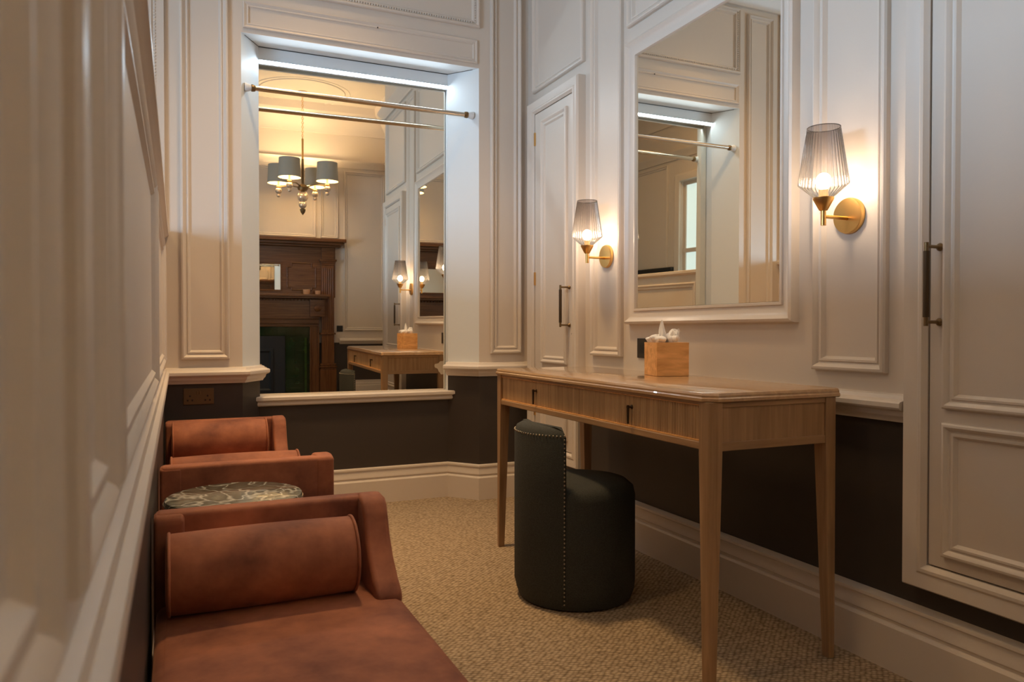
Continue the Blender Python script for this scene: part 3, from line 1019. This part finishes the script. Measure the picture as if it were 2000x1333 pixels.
for (a, b_) in ((ym + 0.0015, LY1 - 0.0445), (LY0 + 0.0445, ym - 0.0015)):
    m = MB()
    xf = LX0 + 0.012
    nre = 58
    z0, z1 = 0.6335, 0.7235
    pts = []
    for k in range(nre):
        for q in range(5):
            t = q / 5
            pts.append((xf - 0.0032 * math.sin(PI * t), a + (b_ - a) * (k + t) / nre))
    pts.append((xf, b_))
    poly = pts + [(xf + 0.012, b_), (xf + 0.012, a)]
    m.prism(poly, 'Z', z0, z1)
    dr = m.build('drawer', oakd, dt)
    MB().box(xf - 0.007, xf + 0.010, a, b_, 0.6300, 0.6332).box(xf - 0.007, xf + 0.010, a, b_, 0.7238, 0.7264).build('edge_bead', boxw, dr)
    yc = (a + b_) / 2
    MB().lathe([(0.0065, 0), (0.0065, -0.003), (0.0035, -0.005), (0.0035, -0.019), (0.0001, -0.019)], (xf - 0.002, yc, 0.690), 14, 'X', cap=False).tube([(xf - 0.017, yc, 0.696), (xf - 0.017, yc, 0.640)], [0.0045, 0.0038], 10).build('pull', knurl, dr, smooth=40)

# tissue box and tissue
bxo = empty('tissue_box', (1.601, 2.225, ZT), 'square pale oak tissue box standing on the dressing table', 'tissue box')
A = math.radians(-13)
bc = (1.601, 2.225)
bw = 0.060
def rot(x, y):
    return (bc[0] + x * math.cos(A) - y * math.sin(A), bc[1] + x * math.sin(A) + y * math.cos(A))
def rbox(m, x0, x1, y0, y1, z0, z1):
    q = [rot(x0, y0), rot(x1, y0), rot(x1, y1), rot(x0, y1)]
    m.prism(q, 'Z', z0, z1)
m = MB()
for (x0, x1, y0, y1) in ((-bw, bw, -bw, -bw + 0.008), (-bw, bw, bw - 0.008, bw), (-bw, -bw + 0.008, -bw + 0.008, bw - 0.008), (bw - 0.008, bw, -bw + 0.008, bw - 0.008)):
    rbox(m, x0, x1, y0, y1, ZT + 0.0005, ZT + 0.1135)
m.build('box_wall', boxw, bxo, bevel=0.0012)
m = MB()
outer = [rot(bw * cx, bw * cy) for cx, cy in ((-1, -1), (1, -1), (1, 1), (-1, 1))]
seg = 24
z0, z1 = ZT + 0.1115, ZT + 0.1185
ov, iv = [], []
for k in range(seg):
    a = 2 * PI * k / seg
    c_, s_ = math.cos(a), math.sin(a)
    mxx = max(abs(c_), abs(s_))
    ov.append(rot(bw * c_ / mxx, bw * s_ / mxx))
    iv.append(rot(0.042 * c_, 0.030 * s_))
vs = [(p[0], p[1], z) for z in (z0, z1) for p in ov] + [(p[0], p[1], z) for z in (z0, z1) for p in iv]
fs = []
for k in range(seg):
    l = (k + 1) % seg
    fs += [(k, l, seg + l, seg + k), (seg + k, seg + l, 3 * seg + l, 3 * seg + k), (3 * seg + k, 3 * seg + l, 2 * seg + l, 2 * seg + k), (2 * seg + k, 2 * seg + l, l, k)]
m.add(vs, fs)
m.build('lid', boxw, bxo)
tz = ZT + 0.1185
def tissue_lobe(m, cx, cy, R, H, spike, ang, seed):
    rnd = random.Random(seed)
    seg, rings = 40, 14
    ph = [rnd.uniform(0, 6.28) for _ in range(6)]
    vs, fs = [], []
    for i in range(rings + 1):
        t = i / rings
        for k in range(seg):
            a = 2 * PI * k / seg
            fold = 1 + 0.13 * math.sin(5 * a + ph[0] + 3 * t) + 0.09 * math.sin(9 * a + ph[1] - 4 * t) + 0.06 * math.sin(14 * a + ph[2])
            prof = (0.70 + 0.55 * math.sin(min(t * 2.6, PI * 0.8))) * (1 - t ** 2.2) ** 0.7
            r = R * prof * fold + 0.0006
            z = H * (1 - (1 - t) ** 1.8) * (0.66 + 0.10 * math.sin(3 * a + ph[3])) + (spike * max(0, t - 0.6) ** 1.5 * 3.0)
            lx = spike * max(0, t - 0.55) * ang
            vs.append((cx + r * math.cos(a) * 0.85, cy + r * math.sin(a) + lx, tz - 0.004 + z))
    for i in range(rings):
        for k in range(seg):
            l = (k + 1) % seg
            fs.append((i * seg + k, i * seg + l, (i + 1) * seg + l, (i + 1) * seg + k))
    fs.append(tuple(rings * seg + k for k in range(seg)))
    m.add(vs, fs)
m = MB()
tissue_lobe(m, 1.573, 2.242, 0.036, 0.044, 0.0, 0.0, 3)
tissue_lobe(m, 1.586, 2.230, 0.012, 0.080, 0.034, 0.0, 5)
tissue_lobe(m, 1.620, 2.224, 0.029, 0.050, 0.0, 0.0, 8)
tissue_lobe(m, 1.627, 2.218, 0.018, 0.070, 0.0, 0.0, 11)
m.add([(1.628, 2.214, tz + 0.044), (1.641, 2.206, tz + 0.050), (1.649, 2.208, tz + 0.040), (1.646, 2.212, tz + 0.030), (1.636, 2.214, tz + 0.032)], [(0, 1, 2, 3, 4)])
tag(m.build('tissue', tissuem, smooth=50), 'crumpled white tissue poking out of the oak tissue box', 'tissue')

# sockets and switches
def plate(name, plane, d, sgn, u0, u1, v0, v1, mat, label, cat, group=None, rockers=(), pins=True):
    c = empty(name, ((d, (u0 + u1) / 2, v0) if plane == 'X' else ((u0 + u1) / 2, d, v0)), label, cat, group)
    def bxp(a, b_, e, f, h0, h1):
        lo, hi = min(d + sgn * h0, d + sgn * h1), max(d + sgn * h0, d + sgn * h1)
        return MB().box(lo, hi, a, b_, e, f) if plane == 'X' else MB().box(a, b_, lo, hi, e, f)
    p = bxp(u0, u1, v0, v1, 0.0003, 0.006).build('face_plate', mat, c, bevel=0.0015)
    um = (u0 + u1) / 2
    for (a, b_, e, f) in rockers:
        bxp(a, b_, e, f, 0.006, 0.009).build('rocker', dbrass, c, bevel=0.001)
    return c, bxp
sk, f_ = plate('wall_socket', 'Y', YB, -1, 0.026, 0.158, 0.575, 0.651, sockm, 'aged brass double socket on the dark dado under the left chair rail', 'socket', rockers=((0.083, 0.090, 0.622, 0.638), (0.094, 0.101, 0.622, 0.638)))
for xo in (0.054, 0.130):
    for (dx, dz) in ((0, 0.012), (-0.010, -0.008), (0.010, -0.008)):
        f_(xo + dx - 0.0035, xo + dx + 0.0035, 0.603 + dz - 0.004, 0.603 + dz + 0.004, 0.0055, 0.0068).build('pin_hole', blackp, sk)
k1, f1 = plate('wall_switch', 'X', XR, -1, 2.615, 2.703, 0.805, 0.888, platem, 'dark square plate on the right wall half hidden behind the tissue box', 'socket')
f1(2.635, 2.683, 0.825, 0.868, 0.006, 0.0075).build('insert', blackp, k1)
k2, f2 = plate('wall_switch', 'X', XR, -1, 2.52, 2.605, 0.805, 0.888, platem, 'second dark square plate, hidden by the tissue box and seen in niche mirror', 'socket')
f2(2.54, 2.585, 0.825, 0.868, 0.006, 0.0075).build('insert', blackp, k2)
k3, f3 = plate('wall_switch', 'Y', YF, 1, 1.705, 1.785, 0.835, 0.915, blackp, 'black square switch plate on the rear wall beside the fireplace pilaster', 'switch')
f3(1.735, 1.755, 0.86, 0.89, 0.006, 0.009).build('rocker', iron, k3)

# ------------------------------------------------------------------ tub stool
SX, SY, SR = 1.272, 2.303, 0.2085
st = empty('tub_stool', (SX, SY, 0), 'dark green-grey upholstered tub stool with nailhead trim, tucked under dressing table', 'stool')
MB().lathe([(SR - 0.035, 0.0005), (SR - 0.012, 0.006), (SR - 0.002, 0.035), (SR, 0.06), (SR, 0.355), (SR - 0.006, 0.382), (SR - 0.03, 0.402), (SR - 0.09, 0.410), (0.0001, 0.412)], (SX, SY, 0), 64, cap=False).build('seat', stoolm, st, smooth=50)
seg = 28
a0, a1 = math.radians(128), math.radians(232)
loops = []
for (z, ins) in ((0.02, 0.012), (0.06, 0.0), (0.42, 0.0), (0.572, 0.0), (0.592, 0.006), (0.603, 0.020)):
    lp = []
    for k in range(seg + 1):
        a = a0 + (a1 - a0) * k / seg
        r = SR + 0.004 - ins
        lp.append((SX + r * math.cos(a), SY + r * math.sin(a), z))
    for k in range(11):
        t = k / 10
        ya = SR * math.sin(a1) * (1 - 2 * t)
        xa = SR * math.cos(a1) + 0.006 - ins * 0.8 - 0.030 * math.sin(PI * t)
        lp.append((SX + xa, SY + ya * (1 - ins * 3), z + (0.004 * math.sin(PI * t))))
    loops.append(lp)
ccx, ccy = SX - 0.168, SY
for li, f_s in ((3, 0.995), (4, 0.955), (5, 0.86)):
    loops[li] = [(ccx + (p[0] - ccx) * (0.5 + 0.5 * f_s), ccy + (p[1] - ccy) * f_s, p[2]) for p in loops[li]]
n = len(loops[0])
vs = [p for lp in loops for p in lp]
fs = []
for i in range(len(loops) - 1):
    for k in range(n):
        l = (k + 1) % n
        fs.append((i * n + k, i * n + l, (i + 1) * n + l, (i + 1) * n + k))
top0 = (len(loops) - 1) * n
cen = len(vs)
vs.append((SX - 0.165, SY, 0.610))
for k in range(n):
    fs.append((top0 + k, top0 + (k + 1) % n, cen))
MB().add(vs, fs).build('backrest', stoolm, st, smooth=45)
m = MB()
for a in (a0, a1):
    for k in range(42):
        z = 0.03 + k * 0.0134
        m.sphere((SX + (SR + 0.004) * math.cos(a), SY + (SR + 0.004) * math.sin(a), z), 0.0032, 6, 4)
for k in range(31):
    a = a0 + (a1 - a0) * k / 30
    m.sphere((SX + (SR + 0.003) * math.cos(a), SY + (SR + 0.003) * math.sin(a), 0.577), 0.0032, 6, 4)
b = m.build('nailhead_trim', studm, st, smooth=60)
b['kind'] = 'stuff'

# ------------------------------------------------------------------ velvet benches
BL, BW = 1.275, 0.507       # length along the wall, depth from the wall


def rounded_box(m, x0, x1, y0, y1, z0, z1, r, seg=4, crown=0.0):
    """box with rounded vertical and top edges as a grid sphere-box"""
    bm = bmesh.new()
    bmesh.ops.create_cube(bm, size=1)
    for v in bm.verts:
        v.co = Vector(((x0 + x1) / 2 + v.co.x * (x1 - x0), (y0 + y1) / 2 + v.co.y * (y1 - y0), (z0 + z1) / 2 + v.co.z * (z1 - z0)))
    bmesh.ops.bevel(bm, geom=list(bm.edges), offset=r, segments=seg, affect='EDGES', profile=0.5)
    if crown:
        top = [f for f in bm.faces if f.normal.z > 0.9 and f.calc_area() > 0.02]
        r_ = bmesh.ops.subdivide_edges(bm, edges=list({e for f in top for e in f.edges}), cuts=12, use_grid_fill=True)
        for v in bm.verts:
            if v.co.z > z1 - 1e-4:
                u = (v.co.x - x0) / (x1 - x0)
                t = (v.co.y - y0) / (y1 - y0)
                v.co.z += crown * max(0, math.sin(PI * u)) ** 0.6 * max(0, math.sin(PI * t)) ** 0.5
    bm.verts.index_update()
    m.add([v.co[:] for v in bm.verts], [[v.index for v in f.verts] for f in bm.faces])
    bm.free()
    return m


def make_bench(yfar, label):
    """built with its far outer face at y=yfar, against the left dado"""
    x0, x1 = -0.047, -0.047 + BW
    ya = yfar - BL
    b = empty('velvet_bench', (0.2, yfar - BL / 2, 0), label, 'bench', 'rust velvet benches along the left wall')
    rounded_box(MB(), x0 + 0.006, x1 - 0.006, ya + 0.05, yfar - 0.05, 0.085, 0.29, 0.012).build('base', velv, b, smooth=40)
    rounded_box(MB(), x0 + 0.002, x1 + 0.006, ya + 0.055, yfar - 0.055, 0.240, 0.316, 0.022, 4, 0.012).build('seat_cushion', velv, b, smooth=50)
    for s, ye in ((1, yfar), (-1, ya)):
        # arm panel across the end
        arm = rounded_box(MB(), x0, x1, min(ye, ye - s * 0.055), max(ye, ye - s * 0.055), 0.085, 0.515, 0.012).build('arm', velv, b, smooth=40)
        # wings at front and back: sloping down to the seat
        for k, (xa, xb) in enumerate(((x1 - 0.058, x1 + 0.003), (x0 - 0.002, x0 + 0.060))):
            pts = [(0, 0.09), (0, 0.512), (0.04, 0.520), (0.085, 0.517), (0.105, 0.503), (0.116, 0.478), (0.135, 0.435), (0.165, 0.392), (0.205, 0.356), (0.235, 0.336), (0.245, 0.318), (0.235, 0.296), (0.20, 0.28), (0.10, 0.27), (0.08, 0.09)]
            if k == 1:
                pts = [(0, 0.09), (0, 0.508), (0.03, 0.514), (0.060, 0.511), (0.070, 0.498), (0.074, 0.30), (0.074, 0.09)]
            poly = [(ye - s * (p[0] - 0.0015), p[1]) for p in pts]
            MB().prism(poly, 'X', xa, xb).build('wing', velv, arm, bevel=0.012, bseg=3)
        # piping along the arm's outer top edge
        # bolster
        r = 0.084
        yb = ye - s * (0.055 + r + 0.004)
        zb = 0.321 + r
        L0, L1 = x0 + 0.022, x1 - 0.086
        prof = [(0.0001, L0 + 0.004), (r * 0.6, L0), (r * 0.93, L0 + 0.002), (r, L0 + 0.012)]
        for q in range(1, 8):
            t = q / 8
            prof.append((r + 0.003 * math.sin(PI * t), L0 + 0.012 + (L1 - L0 - 0.024) * t))
        prof += [(r, L1 - 0.012), (r * 0.93, L1 - 0.002), (r * 0.6, L1), (0.0001, L1 - 0.004)]
        bo = MB().lathe(prof, (0, yb, zb), 40, 'X', cap=False).build('bolster', velv, b, smooth=50)
        for xx in (L0 + 0.007, L1 - 0.007):
            MB().torus((xx, yb, zb), r + 0.0005, 0.0035, 'X', 40, 8).build('piping', velv, bo, smooth=60)
    for xx in (x0 + 0.05, x1 - 0.05):
        for yy in (ya + 0.05, yfar - 0.05):
            MB().lathe([(0.014, 0.0005), (0.022, 0.0855)], (xx, yy, 0), 16).build('foot', darkwood, b, smooth=40)
    return b


bench1 = make_bench(1.875, 'nearest rust velvet bench with bolster cushion, in the foreground by the partition')
bench2 = copy_tree(bench1)
bench2.location.y += 3.718 - 1.875
for ch_ in [o for o in bpy.data.objects if o.parent == bench2 and o.name.startswith('bolster')]:
    ch_.location.z += 0.030
bench2['label'] = 'farther rust velvet bench, beyond the round marble table and below the brass socket'

# ------------------------------------------------------------------ round side table
tx, ty, tzz = 0.140, 2.130, 0.482
tb = empty('side_table', (tx, ty, 0), 'small round table with veined grey marble top between the two rust benches', 'table')
MB().lathe([(0.160, 0), (0.172, 0.004), (0.174, 0.010), (0.172, 0.016), (0.166, 0.018), (0.0001, 0.018)], (tx, ty, tzz - 0.018), 64, cap=True).build('table_top', marble, tb, smooth=35)
MB().torus((tx, ty, tzz - 0.012), 0.1745, 0.0025, seg=64, sub=6).build('metal_rim', nickel, tb, smooth=60)
MB().tube([(tx, ty, 0.02), (tx, ty, tzz - 0.018)], 0.016, 20).build('pedestal', dbrass, tb, smooth=40)
MB().lathe([(0.125, 0.0005), (0.125, 0.012), (0.03, 0.022), (0.016, 0.03)], (tx, ty, 0), 40).build('base', dbrass, tb, smooth=35)
